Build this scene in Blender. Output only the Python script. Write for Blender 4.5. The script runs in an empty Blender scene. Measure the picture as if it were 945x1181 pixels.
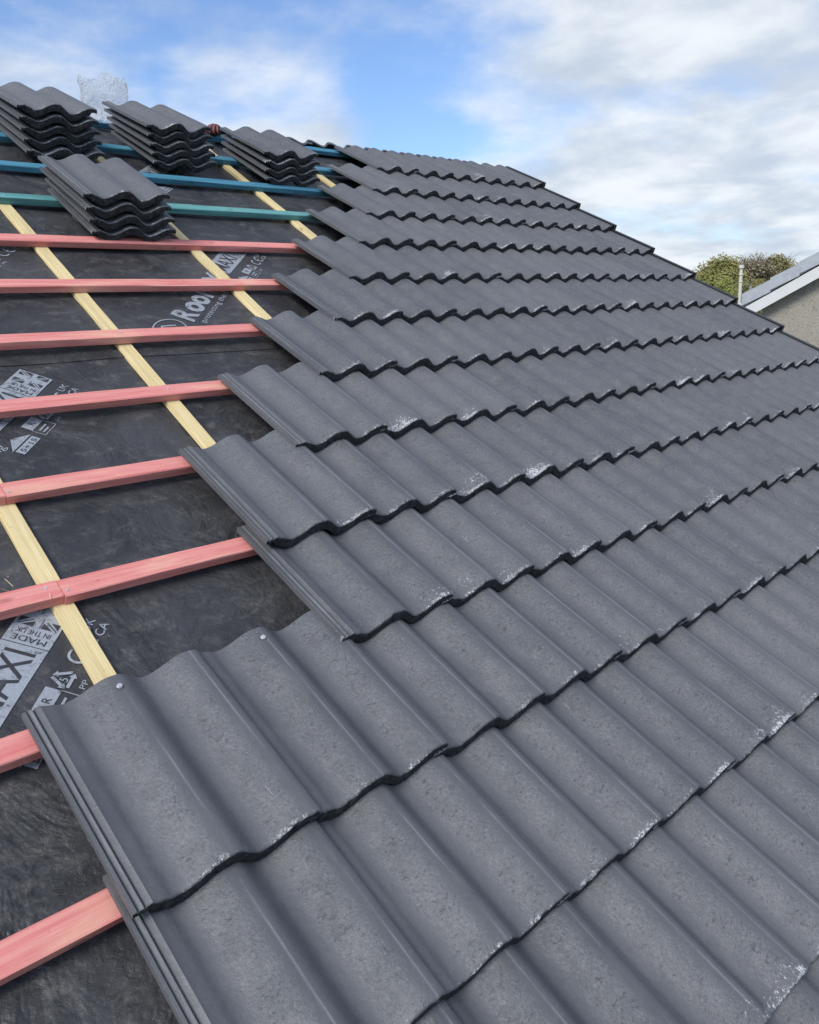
import bpy, bmesh, math, random
from mathutils import Vector, Matrix
random.seed(7)
R = math.radians
scene = bpy.context.scene
COL = scene.collection
TH = R(30.0); CT, SN = math.cos(TH), math.sin(TH)
Z0 = 6.0
G = 0.33034                       # batten gauge
DV = {1: .0155, 2: .0099, 3: -.0008, 4: -.0059, 5: -.0107, 6: -.0093, 7: -.0177, 8: -.0061, 9: -.0005, 10: .0042, 11: .0214}
TILT = 0.098                     # head of a tile sits lower than its tail
H_BAT = -.088                     # top of battens
H_CB = -.113                      # top of counter battens
H_MEM = -.129                     # membrane

def W(u, v, h=0.0):
    return Vector((u, v*CT - h*SN, Z0 + v*SN + h*CT))
def SC(p, h_from, h_to, foot):     # where a point measured at one height falls at another
    return foot + (p - foot)*(1.2046 - h_to)/(1.2046 - h_from)
FU, FV = -.3819, -.1328
def tailv(c):
    return c*G + DV.get(c, .012) + (.005 if c == 1 else 0)

# ------------------------------------------------------------------ materials
class NT:
    def __init__(s, name):
        s.m = bpy.data.materials.new(name); s.m.use_nodes = True
        s.t = s.m.node_tree; s.b = s.t.nodes['Principled BSDF']; s.out = s.t.nodes['Material Output']
    def n(s, typ, **kw):
        nd = s.t.nodes.new(typ)
        for k, v in kw.items():
            if k.startswith('i_'):
                nm = k[2:].replace('_', ' ')
                s.set(nd, int(nm) if nm.isdigit() else nm, v)
            else: setattr(nd, k, v)
        return nd
    def set(s, nd, nm, v):
        if hasattr(v, 'is_output') or isinstance(v, bpy.types.NodeSocket): s.t.links.new(v, nd.inputs[nm])
        else: nd.inputs[nm].default_value = v
    def math(s, op, a, b=None, c=None, clamp=False):
        nd = s.t.nodes.new('ShaderNodeMath'); nd.operation = op; nd.use_clamp = clamp
        s.set(nd, 0, a)
        if b is not None: s.set(nd, 1, b)
        if c is not None: s.set(nd, 2, c)
        return nd.outputs[0]
    def mix(s, f, a, b, blend='MIX'):
        nd = s.t.nodes.new('ShaderNodeMix'); nd.data_type = 'RGBA'; nd.blend_type = blend
        s.set(nd, 0, f); s.set(nd, 6, a); s.set(nd, 7, b); return nd.outputs[2]
    def noise(s, vec, scale, detail=3, rough=.55, dist=0.0):
        nd = s.n('ShaderNodeTexNoise'); s.set(nd, 'Vector', vec); s.set(nd, 'Scale', scale); s.set(nd, 'Detail', detail)
        s.set(nd, 'Roughness', rough); s.set(nd, 'Distortion', dist); return nd.outputs['Fac']
    def vmath(s, op, a, b):
        nd = s.t.nodes.new('ShaderNodeVectorMath'); nd.operation = op; s.set(nd, 0, a); s.set(nd, 1, b); return nd.outputs[0]
    def ramp(s, f, lo, hi):
        nd = s.n('ShaderNodeMapRange'); s.set(nd, 0, f); s.set(nd, 1, lo); s.set(nd, 2, hi); nd.interpolation_type = 'SMOOTHSTEP'; return nd.outputs[0]
    def bump(s, h, strength, dist, prev=None):
        nd = s.n('ShaderNodeBump'); s.set(nd, 'Height', h); s.set(nd, 'Strength', strength); s.set(nd, 'Distance', dist)
        if prev is not None: s.set(nd, 'Normal', prev)
        return nd.outputs[0]
    def done(s, color=None, rough=None, normal=None, **kw):
        if color is not None: s.set(s.b, 'Base Color', color)
        if rough is not None: s.set(s.b, 'Roughness', rough)
        if normal is not None: s.set(s.b, 'Normal', normal)
        for k, v in kw.items(): s.set(s.b, k.replace('_', ' '), v)
        return s.m

def objvec(s, rnd=True):
    tc = s.n('ShaderNodeTexCoord').outputs['Object']
    if not rnd: return tc, tc, None
    oi = s.n('ShaderNodeObjectInfo').outputs['Random']
    off = s.n('ShaderNodeCombineXYZ'); s.set(off, 0, s.math('MULTIPLY', oi, 37.0)); s.set(off, 1, s.math('MULTIPLY', oi, 91.0)); s.set(off, 2, s.math('MULTIPLY', oi, 13.0))
    return tc, s.vmath('ADD', tc, off.outputs[0]), oi

def mat_tile():
    s = NT('tile_paint'); tc, v, oi = objvec(s)
    sep = s.n('ShaderNodeSeparateXYZ', i_0=tc); x, y = sep.outputs[0], sep.outputs[1]
    # position across one roll, 0 = crest
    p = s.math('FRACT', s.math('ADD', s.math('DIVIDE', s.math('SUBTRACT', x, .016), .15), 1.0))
    base = s.mix(oi, (.077, .081, .089, 1), (.108, .111, .118, 1))
    base = s.mix(s.math('MULTIPLY', s.ramp(s.noise(v, 9, 4, .6), .35, .7), .35), base, (.128, .130, .137, 1))
    # granular, slightly paler grit on the rising flank up to the crest
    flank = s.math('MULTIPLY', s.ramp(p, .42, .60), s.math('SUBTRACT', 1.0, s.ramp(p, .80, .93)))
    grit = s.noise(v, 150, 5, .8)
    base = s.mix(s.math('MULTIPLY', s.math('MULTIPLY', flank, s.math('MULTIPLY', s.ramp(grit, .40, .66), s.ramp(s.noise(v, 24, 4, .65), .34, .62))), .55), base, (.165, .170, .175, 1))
    pits = s.n('ShaderNodeTexVoronoi', i_Scale=135.0, i_Randomness=1.0); s.set(pits, 'Vector', v)
    pmask = s.math('MULTIPLY', s.ramp(s.noise(s.vmath('MULTIPLY', v, (.8, 1.5, 1)), 88, 3, .7), .58, .66), s.ramp(s.noise(v, 30, 3, .6), .42, .58))
    pmask = s.math('MULTIPLY', pmask, s.math('MULTIPLY_ADD', flank, .88, .12))
    base = s.mix(s.math('MULTIPLY', pmask, .55), base, (.03, .032, .036, 1))
    # sheen painted into the colour as a pale line along each crest
    crest_sheen = s.math('MULTIPLY', s.ramp(p, .955, .988), s.math('SUBTRACT', 1.0, s.ramp(p, .992, 1.0)))
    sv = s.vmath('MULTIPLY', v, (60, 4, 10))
    base = s.mix(s.math('MULTIPLY', crest_sheen, s.math('MULTIPLY', s.ramp(s.noise(sv, 1.6, 4, .6), .36, .62), .42)), base, (.30, .31, .32, 1))
    # lime bloom and chips on the front lip, mostly in the pans
    yy = s.math('MAXIMUM', y, 0.0)
    lip = s.math('SUBTRACT', 1.0, s.ramp(yy, .0, .017)); lip2 = s.math('SUBTRACT', 1.0, s.ramp(yy, .0, .11))
    pan = s.math('MULTIPLY', s.ramp(p, .25, .55), s.math('SUBTRACT', 1.0, s.ramp(p, .86, .96)))
    nb = s.noise(v, 48, 6, .75, .3); nf = s.noise(v, 190, 5, .8, .9)
    big = s.noise(v, 5.0, 1, .5)
    m1 = s.math('ADD', s.math('MULTIPLY', nb, .5), s.math('MULTIPLY', nf, .5))
    thr = s.math('SUBTRACT', .715, s.math('ADD', s.math('MULTIPLY', lip, .15), s.math('MULTIPLY', pan, .085)))
    thr = s.math('SUBTRACT', thr, s.math('MULTIPLY', s.math('SUBTRACT', big, .5), .40))
    w1 = s.math('MULTIPLY', s.math('MULTIPLY', s.ramp(s.math('SUBTRACT', m1, thr), .0, .07), s.math('MULTIPLY_ADD', s.ramp(s.noise(v, 240, 4, .7), .44, .56), .98, .02)), s.ramp(lip, .0, .5))
    thr2 = s.math('SUBTRACT', .680, s.math('ADD', s.math('MULTIPLY', lip2, .065), s.math('MULTIPLY', s.math('SUBTRACT', big, .5), .30)))
    m2 = s.math('ADD', s.math('MULTIPLY', s.noise(s.vmath('MULTIPLY', v, (1.4, .8, 1)), 170, 5, .75, .6), .62), s.math('MULTIPLY', s.noise(v, 13, 2, .5), .38))
    w2 = s.math('MULTIPLY', s.ramp(s.math('SUBTRACT', m2, thr2), .0, .025), s.math('MULTIPLY_ADD', lip2, .8, .2))
    # fine scrapes running up the slope
    sc = s.noise(s.vmath('MULTIPLY', v, (260, 9, 1)), 1.0, 2, .5)
    w3 = s.math('MULTIPLY', s.ramp(sc, .735, .775), s.ramp(s.noise(v, 7, 2, .5), .56, .66))
    wm = s.math('MAXIMUM', s.math('MAXIMUM', w1, w2), s.math('MULTIPLY', w3, .5), clamp=True)
    base = s.mix(s.math('MULTIPLY', wm, .88), base, (.60, .61, .62, 1))
    # dusty drift of cement powder and rubbed patches, different on every tile
    dd = s.noise(s.vmath('MULTIPLY', v, (1.6, .8, 1)), 6, 6, .72, .6)
    base = s.mix(s.math('MULTIPLY', s.ramp(dd, .52, .74), .24), base, (.205, .200, .190, 1))
    sand = s.noise(v, 165, 2.5, .8); base = s.mix(s.math('MULTIPLY', s.math('MULTIPLY', s.ramp(sand, .54, .66), s.math('MULTIPLY_ADD', flank, .65, .35)), .26), base, (.21, .213, .216, 1)); base = s.mix(s.math('MULTIPLY', s.math('MULTIPLY', s.math('SUBTRACT', 1.0, s.ramp(sand, .35, .45)), s.math('MULTIPLY_ADD', flank, .65, .35)), .38), base, (.045, .047, .052, 1))
    dk = s.noise(s.vmath('MULTIPLY', v, (1.0, .5, 1)), 11, 5, .65, .5)
    base = s.mix(s.math('MULTIPLY', s.ramp(dk, .56, .72), .22), base, (.052, .055, .062, 1))
    rough = s.math('MULTIPLY_ADD', s.noise(v, 40, 3, .6), .22, .42)
    rough = s.math('ADD', rough, s.math('MULTIPLY', wm, .3))
    bmp = s.bump(s.noise(s.vmath('MULTIPLY', v, (1, 1.5, 1)), 120, 4, .72), s.math('MULTIPLY', s.math('MULTIPLY_ADD', flank, .42, .10), s.ramp(s.noise(v, 17, 3, .6), .25, .65)), .0060)
    bmp = s.bump(sand, s.math('MULTIPLY_ADD', flank, .42, .20), .0030, bmp)
    bmp = s.bump(s.noise(v, 70, 3, .6), .20, .004, bmp)
    bmp = s.bump(s.noise(v, 14, 2, .5), .22, .010, bmp)
    bmp = s.bump(s.math('SUBTRACT', 1.0, pmask), .5, .0014, bmp)
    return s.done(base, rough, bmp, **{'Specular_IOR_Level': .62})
def mat_tile_raw():
    s = NT('tile_raw_edge'); tc, v, oi = objvec(s)
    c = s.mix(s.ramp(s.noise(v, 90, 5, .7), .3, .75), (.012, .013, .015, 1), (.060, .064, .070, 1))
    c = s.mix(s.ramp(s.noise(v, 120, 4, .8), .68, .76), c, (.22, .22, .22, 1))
    b = s.bump(s.noise(v, 200, 4, .8), .9, .004)
    return s.done(c, .9, b, **{'Specular_IOR_Level': .25})
def mat_wood(name, a, b, c, rnd_amt=.25, stain=None):
    s = NT(name); tc, v, oi = objvec(s)
    grain = s.noise(s.vmath('MULTIPLY', v, (2.0, 60, 60)), 1.6, 5, .65, .35)
    fine = s.noise(s.vmath('MULTIPLY', v, (14, 260, 260)), 1.0, 3, .7)
    blot = s.noise(s.vmath('MULTIPLY', v, (3.2, 14, 14)), 1.0, 4, .6, .4)
    col = s.mix(s.ramp(grain, .3, .72), a, b)
    col = s.mix(s.math('MULTIPLY', s.ramp(blot, .52, .74), .65), col, c)
    col = s.mix(s.math('MULTIPLY', s.ramp(fine, .55, .8), .25), col, (a[0]*.45, a[1]*.45, a[2]*.45, 1))
    if stain:
        sp = s.noise(v, 30, 4, .7)
        col = s.mix(s.math('MULTIPLY', s.ramp(sp, .64, .72), .5), col, stain)
    knots = s.n('ShaderNodeTexVoronoi', i_Scale=1.0, i_Randomness=1.0); s.set(knots, 'Vector', s.vmath('MULTIPLY', v, (5.0, 14, 14)))
    kd = s.math('SUBTRACT', 1.0, s.ramp(knots.outputs['Distance'], .04, .13))
    col = s.mix(s.math('MULTIPLY', kd, .55), col, (a[0]*.4, a[1]*.35, a[2]*.35, 1))
    bm = s.bump(grain, .45, .003); bm = s.bump(fine, .6, .0018, bm); saw = s.noise(s.vmath('MULTIPLY', v, (170, 8, 8)), 1.0, 2, .5); bm = s.bump(saw, .25, .0010, bm)
    return s.done(col, .72, bm, **{'Specular_IOR_Level': .3})
def mat_membrane():
    s = NT('membrane_felt'); tc, v, _ = objvec(s, False)
    n1 = s.noise(v, 5, 5, .62, .8); n2 = s.noise(v, 38, 5, .7, .7); n3 = s.noise(v, 240, 3, .6)
    dust = s.noise(s.vmath('MULTIPLY', v, (1, 1.7, 1)), 14, 7, .70, .25)
    col = s.mix(s.ramp(n1, .3, .7), (.027, .028, .031, 1), (.055, .056, .060, 1))
    col = s.mix(s.math('MULTIPLY', s.ramp(dust, .50, .74), .48), col, (.165, .156, .142, 1))
    col = s.mix(s.math('MULTIPLY', s.ramp(n2, .60, .72), .20), col, (.19, .185, .18, 1))
    specks = s.noise(v, 130, 3, .6)
    col = s.mix(s.ramp(specks, .745, .77), col, (.42, .36, .26, 1))
    b = s.bump(s.noise(v, 5, 4, .55, .8), .7, .040)
    b = s.bump(s.noise(s.vmath('MULTIPLY', v, (1, 1.5, 1)), 36, 5, .66, .45), .60, .0075, b)
    vor = s.n('ShaderNodeTexVoronoi', i_Scale=21.0, feature='DISTANCE_TO_EDGE')
    s.set(vor, 'Vector', s.vmath('ADD', v, s.vmath('MULTIPLY', s.n('ShaderNodeTexNoise', i_Scale=9.0).outputs['Color'], (.12, .12, 0))))
    b = s.bump(s.ramp(vor.outputs['Distance'], 0, .16), .12, .003, b)
    b = s.bump(n3, .3, .0012, b)
    rough = s.math('MULTIPLY_ADD', dust, .35, .30)
    return s.done(col, rough, b, **{'Specular_IOR_Level': .5})
def mat_print(name, col):
    s = NT(name); tc = s.n('ShaderNodeNewGeometry').outputs['Position']
    worn = s.noise(tc, 60, 5, .7, .5); big = s.noise(tc, 11, 3, .6)
    f = s.math('MULTIPLY', s.ramp(worn, .50, .70), s.math('MULTIPLY_ADD', big, 1.1, .30), clamp=True)
    c = s.mix(f, col, (.06, .06, .065, 1))
    b = s.bump(s.noise(tc, 34, 5, .68, 1.2), .5, .006)
    return s.done(c, .5, b)
def mat_flat(name, col, rough=.6, nscale=20, amt=.25, bstr=.1, bdist=.003, **kw):
    s = NT(name); tc, v, oi = objvec(s)
    n = s.noise(v, nscale, 5, .65)
    c = s.mix(s.math('MULTIPLY', s.ramp(n, .3, .7), amt), col, (col[0]*.55, col[1]*.55, col[2]*.55, 1))
    return s.done(c, rough, s.bump(s.noise(v, nscale*4, 4, .7), bstr, bdist), **kw)

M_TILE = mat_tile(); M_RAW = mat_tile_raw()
M_PINK = mat_wood('pink_dyed_softwood', (.64, .190, .175, 1), (.76, .335, .295, 1), (.78, .45, .32, 1), stain=(.42, .06, .06, 1))
M_BLUE = mat_wood('blue_dyed_softwood', (.045, .17, .26, 1), (.085, .27, .37, 1), (.11, .33, .42, 1), stain=(.03, .10, .15, 1))
M_TEAL = mat_wood('teal_dyed_softwood', (.075, .24, .245, 1), (.15, .36, .345, 1), (.20, .44, .42, 1), stain=(.05, .16, .15, 1))
M_PINE = mat_wood('pale_softwood', (.63, .49, .24, 1), (.76, .63, .35, 1), (.55, .44, .24, 1), stain=(.35, .33, .18, 1))
M_MEM = mat_membrane()
M_INK = mat_print('printed_ink', (.30, .325, .36, 1)); M_DARK = mat_print('membrane_showing', (.030, .031, .036, 1))
M_STEEL = mat_flat('galvanised_steel', (.72, .73, .75, 1), .25, 200, .25, Metallic=.45)
M_PLASTIC = mat_flat('black_plastic', (.018, .019, .021, 1), .5, 60, .3)

# ------------------------------------------------------------------ helpers
def link(o):
    COL.objects.link(o); return o
def tag(o, label=None, cat=None, group=None, kind=None):
    if label: o['label'] = label
    if cat: o['category'] = cat
    if group: o['group'] = group
    if kind: o['kind'] = kind
    elif cat: o['kind'] = 'thing'
    return o
def mesh_from(name, verts, faces, mats, fm=None, smooth=None):
    me = bpy.data.meshes.new(name); me.from_pydata(verts, [], faces)
    for m in mats: me.materials.append(m)
    if fm: me.polygons.foreach_set('material_index', fm)
    if smooth is not None:
        me.polygons.foreach_set('use_smooth', [True]*len(me.polygons))
        me.set_sharp_from_angle(angle=R(smooth))
    me.update(); return me
def obj(name, me, parent=None, loc=None, rot=None):
    o = link(bpy.data.objects.new(name, me))
    if parent: o.parent = parent
    if loc is not None: o.location = loc
    if rot is not None: o.rotation_euler = rot
    return o
def bm_box(bm, x0, x1, y0, y1, z0, z1):
    vs = [bm.verts.new(p) for p in ((x0,y0,z0),(x1,y0,z0),(x1,y1,z0),(x0,y1,z0),(x0,y0,z1),(x1,y0,z1),(x1,y1,z1),(x0,y1,z1))]
    for f in ((0,3,2,1),(4,5,6,7),(0,1,5,4),(1,2,6,5),(2,3,7,6),(3,0,4,7)): bm.faces.new([vs[i] for i in f])
    return vs
def bm_mesh(name, bm, mats, smooth=None, bevel=0, seg=1):
    if bevel:
        bmesh.ops.bevel(bm, geom=list(bm.edges), offset=bevel, segments=seg, affect='EDGES', profile=.6)
    bmesh.ops.recalc_face_normals(bm, faces=bm.faces)
    me = bpy.data.meshes.new(name); bm.to_mesh(me); bm.free()
    for m in mats: me.materials.append(m)
    if smooth is not None:
        me.polygons.foreach_set('use_smooth', [True]*len(me.polygons)); me.set_sharp_from_angle(angle=R(smooth))
    return me

# ------------------------------------------------------------------ roof tile
D = .0310
def wave(x):
    p = ((x - .016)/.15) % 1.0
    if p < .37: z = (1 - math.cos(math.pi*p/.37))/2
    elif p > .93: z = 0.0
    else: z = (1 + math.cos(math.pi*(p-.37)/.56))/2
    return -D*z
def ztop(x):
    if x < .030:
        pts = [(0, -.0205), (.0062, -.0203), (.0075, -.0250), (.0095, -.0250), (.0108, -.0192), (.0168, -.0190), (.0181, -.0238), (.0200, -.0238), (.0213, -.0176), (.0288, -.0172), (.030, -.0165)]
        for (a, za), (b, zb) in zip(pts, pts[1:]):
            if a <= x <= b: return za + (zb-za)*(x-a)/(b-a)
    k = max(0, 1 - (x-.030)/.028); k = k*k*(3-2*k)
    return wave(x) - .0115*k
def zbot(x):
    t = .0135
    if x < .030: return -.0330
    if x > .300: t = .0135 - .0045*(x-.300)/.030
    z = wave(x) - t
    k = max(0, 1 - (x-.030)/.025)
    return z - .0095*k
XS = [0, .0062, .0072, .0095, .0105, .0168, .0178, .0200, .0210, .0288, .030]
xx = .035
while xx < .3305:
    XS.append(round(xx, 4)); xx += .005
XS[-1] = .330
YS = [0, .0012, .0035, .008, .020, .045, .052, .12, .21, .30, .37, .423, .428, .4295]
def tile_mesh(seed):
    rn = random.Random(seed); nx, ny = len(XS), len(YS)
    # irregular, slightly ragged front lip
    jag = [rn.uniform(-1, 1)*.0011 for _ in XS]
    jag = [(jag[max(0, i-1)] + 2*jag[i] + jag[min(nx-1, i+1)])/3 for i in range(nx)]
    for _ in range(3):
        i = rn.randrange(12, nx-3)
        for d in (-1, 0, 1): jag[i+d] += .0018*rn.random()
    ph, am = rn.uniform(0, 6), rn.uniform(.0, .0008)
    vs, fs, fm = [], [], []
    for j, y in enumerate(YS):
        drop = {0: .0045, 1: .0018, 2: .0004}.get(j, 0)
        if j == ny-1: drop = .0022
        if j == ny-2: drop = .0005
        for i, x in enumerate(XS):
            yj = y + (jag[i] if j < 3 else 0)
            z = ztop(x) - TILT*0 - drop*(1 if x > .03 else .5) + am*math.sin(y*9 + ph + x*7)
            vs.append((x, yj, z))
    nt = len(vs)
    for j, y in enumerate(YS):
        thick = .0155 if y < .048 else 0
        if y > .40: thick = .002
        for i, x in enumerate(XS):
            b = zbot(x)
            if x >= .030: b -= thick * (.4 if x > .30 else 1) + (rn.uniform(0, .0012) if j == 0 else 0)
            vs.append((x, y + (jag[i]*.6+.0008 if j == 0 else 0), b))
    def T(i, j): return j*nx + i
    def B(i, j): return nt + j*nx + i
    for j in range(ny-1):
        for i in range(nx-1):
            fs.append((T(i,j), T(i+1,j), T(i+1,j+1), T(i,j+1))); fm.append(0)
            fs.append((B(i,j), B(i,j+1), B(i+1,j+1), B(i+1,j))); fm.append(1)
    for i in range(nx-1):
        fs.append((B(i,0), B(i+1,0), T(i+1,0), T(i,0))); fm.append(1)
        fs.append((T(i,ny-1), T(i+1,ny-1), B(i+1,ny-1), B(i,ny-1))); fm.append(0)
    for j in range(ny-1):
        fs.append((T(0,j), T(0,j+1), B(0,j+1), B(0,j))); fm.append(0)
        fs.append((T(nx-1,j), B(nx-1,j), B(nx-1,j+1), T(nx-1,j+1))); fm.append(0)
    # hanging nibs under the head
    for xc in (.08, .23):
        z = zbot(xc); k = len(vs)
        x0, x1, y0, y1, z0, z1 = xc-.016, xc+.016, .400, .417, z-.012, z+.003
        vs += [(x0,y0,z0),(x1,y0,z0),(x1,y1,z0),(x0,y1,z0),(x0,y0,z1),(x1,y0,z1),(x1,y1,z1),(x0,y1,z1)]
        for f in ((0,3,2,1),(0,1,5,4),(1,2,6,5),(2,3,7,6),(3,0,4,7)): fs.append(tuple(k+a for a in f)); fm.append(1)
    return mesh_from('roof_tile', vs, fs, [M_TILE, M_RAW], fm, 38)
TM = [tile_mesh(s) for s in range(8)]

def nail_mesh():
    bm = bmesh.new()
    bmesh.ops.create_cone(bm, cap_ends=True, segments=16, radius1=.0058, radius2=.0046, depth=.0034, matrix=Matrix.Translation((0, 0, .0032)))
    bmesh.ops.create_cone(bm, cap_ends=True, segments=8, radius1=.0016, radius2=.0016, depth=.02, matrix=Matrix.Translation((0, 0, -.009)))
    return bm_mesh('nail', bm, [M_STEEL], 30)
NAIL = nail_mesh()
ORD = ['zeroth','first','second','third','fourth','fifth','sixth','seventh','eighth','ninth','tenth','eleventh','twelfth','thirteenth','fourteenth','fifteenth']
START = {-2: 0, -1: 0, 0: 0, 1: 0, 2: 2, 3: 2, 4: 3, 5: 4, 6: 5, 7: 6, 8: 7, 9: 8, 10: 9, 11: 10}
SHIFT = {0: -.012, 1: -.010, 3: .008, 5: .006, 8: .006}
FIRSTVIS = {0: 0, -1: 0, -2: 2}
NAILS = {(1, 0): (.158, .396), (1, 1): (.156, .395), (3, 0): (.168, .385)}
def course_name(c):
    n = 12 - c
    return 'top course' if n == 1 else '%s course down from the ridge' % ORD[n]
rt = random.Random(3)
for c in range(-2, 12):
    for i in range(START[c], 15):
        if c in FIRSTVIS and i < FIRSTVIS[c]: continue
        du = SHIFT.get(c, 0) * (1 if i < START[c]+1 else .4)
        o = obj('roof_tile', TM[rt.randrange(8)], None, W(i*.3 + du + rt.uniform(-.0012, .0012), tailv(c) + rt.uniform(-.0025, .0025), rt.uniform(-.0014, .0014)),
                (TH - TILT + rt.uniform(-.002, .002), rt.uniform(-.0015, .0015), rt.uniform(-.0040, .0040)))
        k = i - max(START[c], FIRSTVIS.get(c, 0)) + 1
        cn = course_name(c)
        if i == START[c] and c >= 0:
            if (c, i) == (1, 0): lab = 'grey tile nailed at its crest, lower left, ribbed edge open beside bare membrane'
            else: lab = 'grey tile with open ribbed left edge, first of the %s' % cn
        elif (c, i) == (1, 1): lab = 'grey tile with shiny nail, second from left in the %s' % cn
        elif i == 14: lab = 'grey tile against the black verge caps, last of the %s' % cn
        else: lab = 'grey wavy roof tile, %s from the left in the %s' % (ORD[k], cn)
        tag(o, lab, 'roof tile', 'interlocking tiles laid on the roof')
        if (c, i) in NAILS:
            nx_, ny_ = NAILS[(c, i)]
            obj('nail', NAIL, o, (nx_, ny_, ztop(nx_) + .0006), (0, R(6), 0))

# ------------------------------------------------------------------ stacks of tiles
# (name, u, v, tilt, yaw, h of lowest, pitch, count, du, dv per tile)
STK = [('in the nearest stack', .883+.036, 2.734-.019, (-.050, -.078), -.003, -.036, .0425, 4, -.012, .006),
       ('in the stack at the left edge', .918+.040, 3.488-.016, (-.055, -.130), .020, -.034, .0425, 5, -.010, .004),
       ('in the middle stack below the ridge', 1.483+.045, 3.516-.027, (-.055, -.118), .043, -.034, .0375, 5, -.011, .006),
       ('in the stack beside the laid tiles', 2.065+.030, 3.434-.025, (-.045, -.095), .010, -.034, .0395, 4, -.010, .008)]
for nm, u, v, tl, yaw, h0, ph, n, du, dv in STK:
    for k in range(n):
        jx, jy, jr = (0, 0, 0) if k == n-1 else (rt.uniform(-.004, .004), rt.uniform(-.005, .005), rt.uniform(-.01, .01))
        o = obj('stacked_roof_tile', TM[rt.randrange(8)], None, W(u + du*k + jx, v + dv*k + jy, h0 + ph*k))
        o.rotation_euler = (Matrix.Rotation(TH, 3, 'X') @ Matrix.Rotation(yaw + jr, 3, 'Z') @ Matrix.Rotation(tl[0] + (tl[1]-tl[0])*k/(n-1), 3, 'X')).to_euler()
        pos = 'topmost tile' if k == n-1 else ('lowest tile' if k == 0 else '%s tile from the bottom' % ORD[k+1])
        tag(o, 'loose grey roof tile, %s %s' % (pos, nm), 'roof tile', 'loose tiles stacked on the battens')

# ------------------------------------------------------------------ verge caps (black dry verge units)
def verge_mesh():
    bm = bmesh.new()
    bm_box(bm, -.020, .014, -.006, .375, .0, .006)
    bm_box(bm, .006, .014, -.006, .375, -.085, -.001)
    bm_box(bm, -.012, .005, -.008, -.002, -.055, -.001)
    return bm_mesh('verge_cap', bm, [M_PLASTIC], 30, bevel=.0015)
VM = verge_mesh()
for c in range(-1, 12):
    o = obj('verge_cap', VM, None, W(4.533, tailv(c) - .004, .0035), (TH - TILT, 0, 0))
    tag(o, 'black plastic verge cap closing the right end of the %s' % course_name(c), 'verge cap', 'black caps along the right verge')

# ------------------------------------------------------------------ battens
def batten_mesh(name, L, w, t, mat, seed, step=.07):
    rn = random.Random(seed); c = .0022
    prof = [(-w/2+c, 0), (w/2-c, 0), (w/2, -c), (w/2, -t+c), (w/2-c, -t), (-w/2+c, -t), (-w/2, -t+c), (-w/2, -c)]
    n = max(2, int(L/step)); vs, fs = [], []
    wob = [rn.uniform(-1, 1)*.0006 for _ in range(8)]
    for i in range(n+1):
        wob = [.75*a + rn.uniform(-1, 1)*.0009 for a in wob]
        x = L*i/n
        for q, (y, z) in enumerate(prof): vs.append((x, y + wob[q], z + (wob[(q+3) % 8]*.6 if z > -t/2 else 0)))
    for i in range(n):
        for q in range(8):
            a, b = i*8+q, i*8+(q+1) % 8
            fs.append((a, b, b+8, a+8))
    fs.append(tuple(range(8))); fs.append(tuple(reversed(range(n*8, n*8+8))))
    me = mesh_from(name, vs, fs, [mat], None, 25)
    bm = bmesh.new(); bm.from_mesh(me); bmesh.ops.recalc_face_normals(bm, faces=bm.faces); bm.to_mesh(me); bm.free()
    return me
CBU = [.161, .7355, 1.322, 2.018, 2.61, 3.21, 3.81, 4.40]
def bat_v(k): return SC(bat_v0(k), -.075, H_BAT, FV)
def bat_v0(k): return k*G + {0: .400, 1: .392, 2: .386, 3: .388, 4: .383, 5: .374, 6: .372, 7: .372, 8: .392, 9: .390, 10: .386, 11: .392}.get(k, .395)
bnail = None
def small_nail():
    bm = bmesh.new()
    bmesh.ops.create_cone(bm, cap_ends=True, segments=10, radius1=.0034, radius2=.003, depth=.0012, matrix=Matrix.Translation((0, 0, .0005)))
    return bm_mesh('nail', bm, [M_STEEL], 30)
SN = SN; BN = small_nail()
names = {0: 'lowest pink batten in view, crossing the bottom left corner', 1: 'short stub of pink batten left of the nailed tile',
         2: 'pink batten ending under the third tiled course up, second one above the nailed tile', 3: 'pink batten with a butt joint at the left edge',
         4: 'pink batten just above the house logo print', 5: 'pink batten below the large lettering', 6: 'pink batten crossing between the lettering and its pale box',
         7: 'topmost pink batten, just under the nearest stack of tiles', 8: 'teal batten, the only greenish one', 9: 'blue batten under the tails of the upper stacks',
         10: 'blue batten behind the three upper stacks', 11: 'blue batten along the ridge under the plastic bag'}
for k in range(-2, 12):
    mat = M_PINK if k <= 7 else (M_TEAL if k == 8 else M_BLUE)
    cuts = [-1.6, 4.53]
    if k in (2, 3): cuts = [-1.6, .168, 4.53]
    for a, b in zip(cuts, cuts[1:]):
        o = obj('tiling_batten', batten_mesh('tiling_batten', b - a - .0012, .050, .0248, mat, k*7+int(a*10)+50), None, W(a, bat_v(k), H_BAT), (TH, 0, R({2: .1, 5: -.12, 7: .1}.get(k, 0))))
        lab = names.get(k, 'pink batten hidden below the laid tiles, %s beneath the frame' % ('nearer' if k == -1 else 'farther'))
        if k == 2: lab = 'pink batten running right from its butt joint, above the nailed tile' if a > 0 else 'pink batten left of the butt joint above the printed flag'
        if k == 3: lab = 'pink batten running right from the left-edge joint under the first tile of its course' if a > 0 else 'tiny left end of pink batten beyond the joint at the left edge'
        tag(o, lab, 'batten', 'coloured battens across the roof')
        for cu in CBU[:4]:
            for s_ in ((-.012, .008), (.010, -.009)) if k in (2, 3) else ((.0, .004),):
                if k in (2, 3) and cu < .3:
                    if (cu + s_[0]*1.6 > .168) != (a > 0): continue
                    x = cu + s_[0]*1.6 - a
                else: x = cu + s_[0] - a
                if 0 < x < b-a: obj('nail', BN, o, (x, s_[1], .0002))
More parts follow.
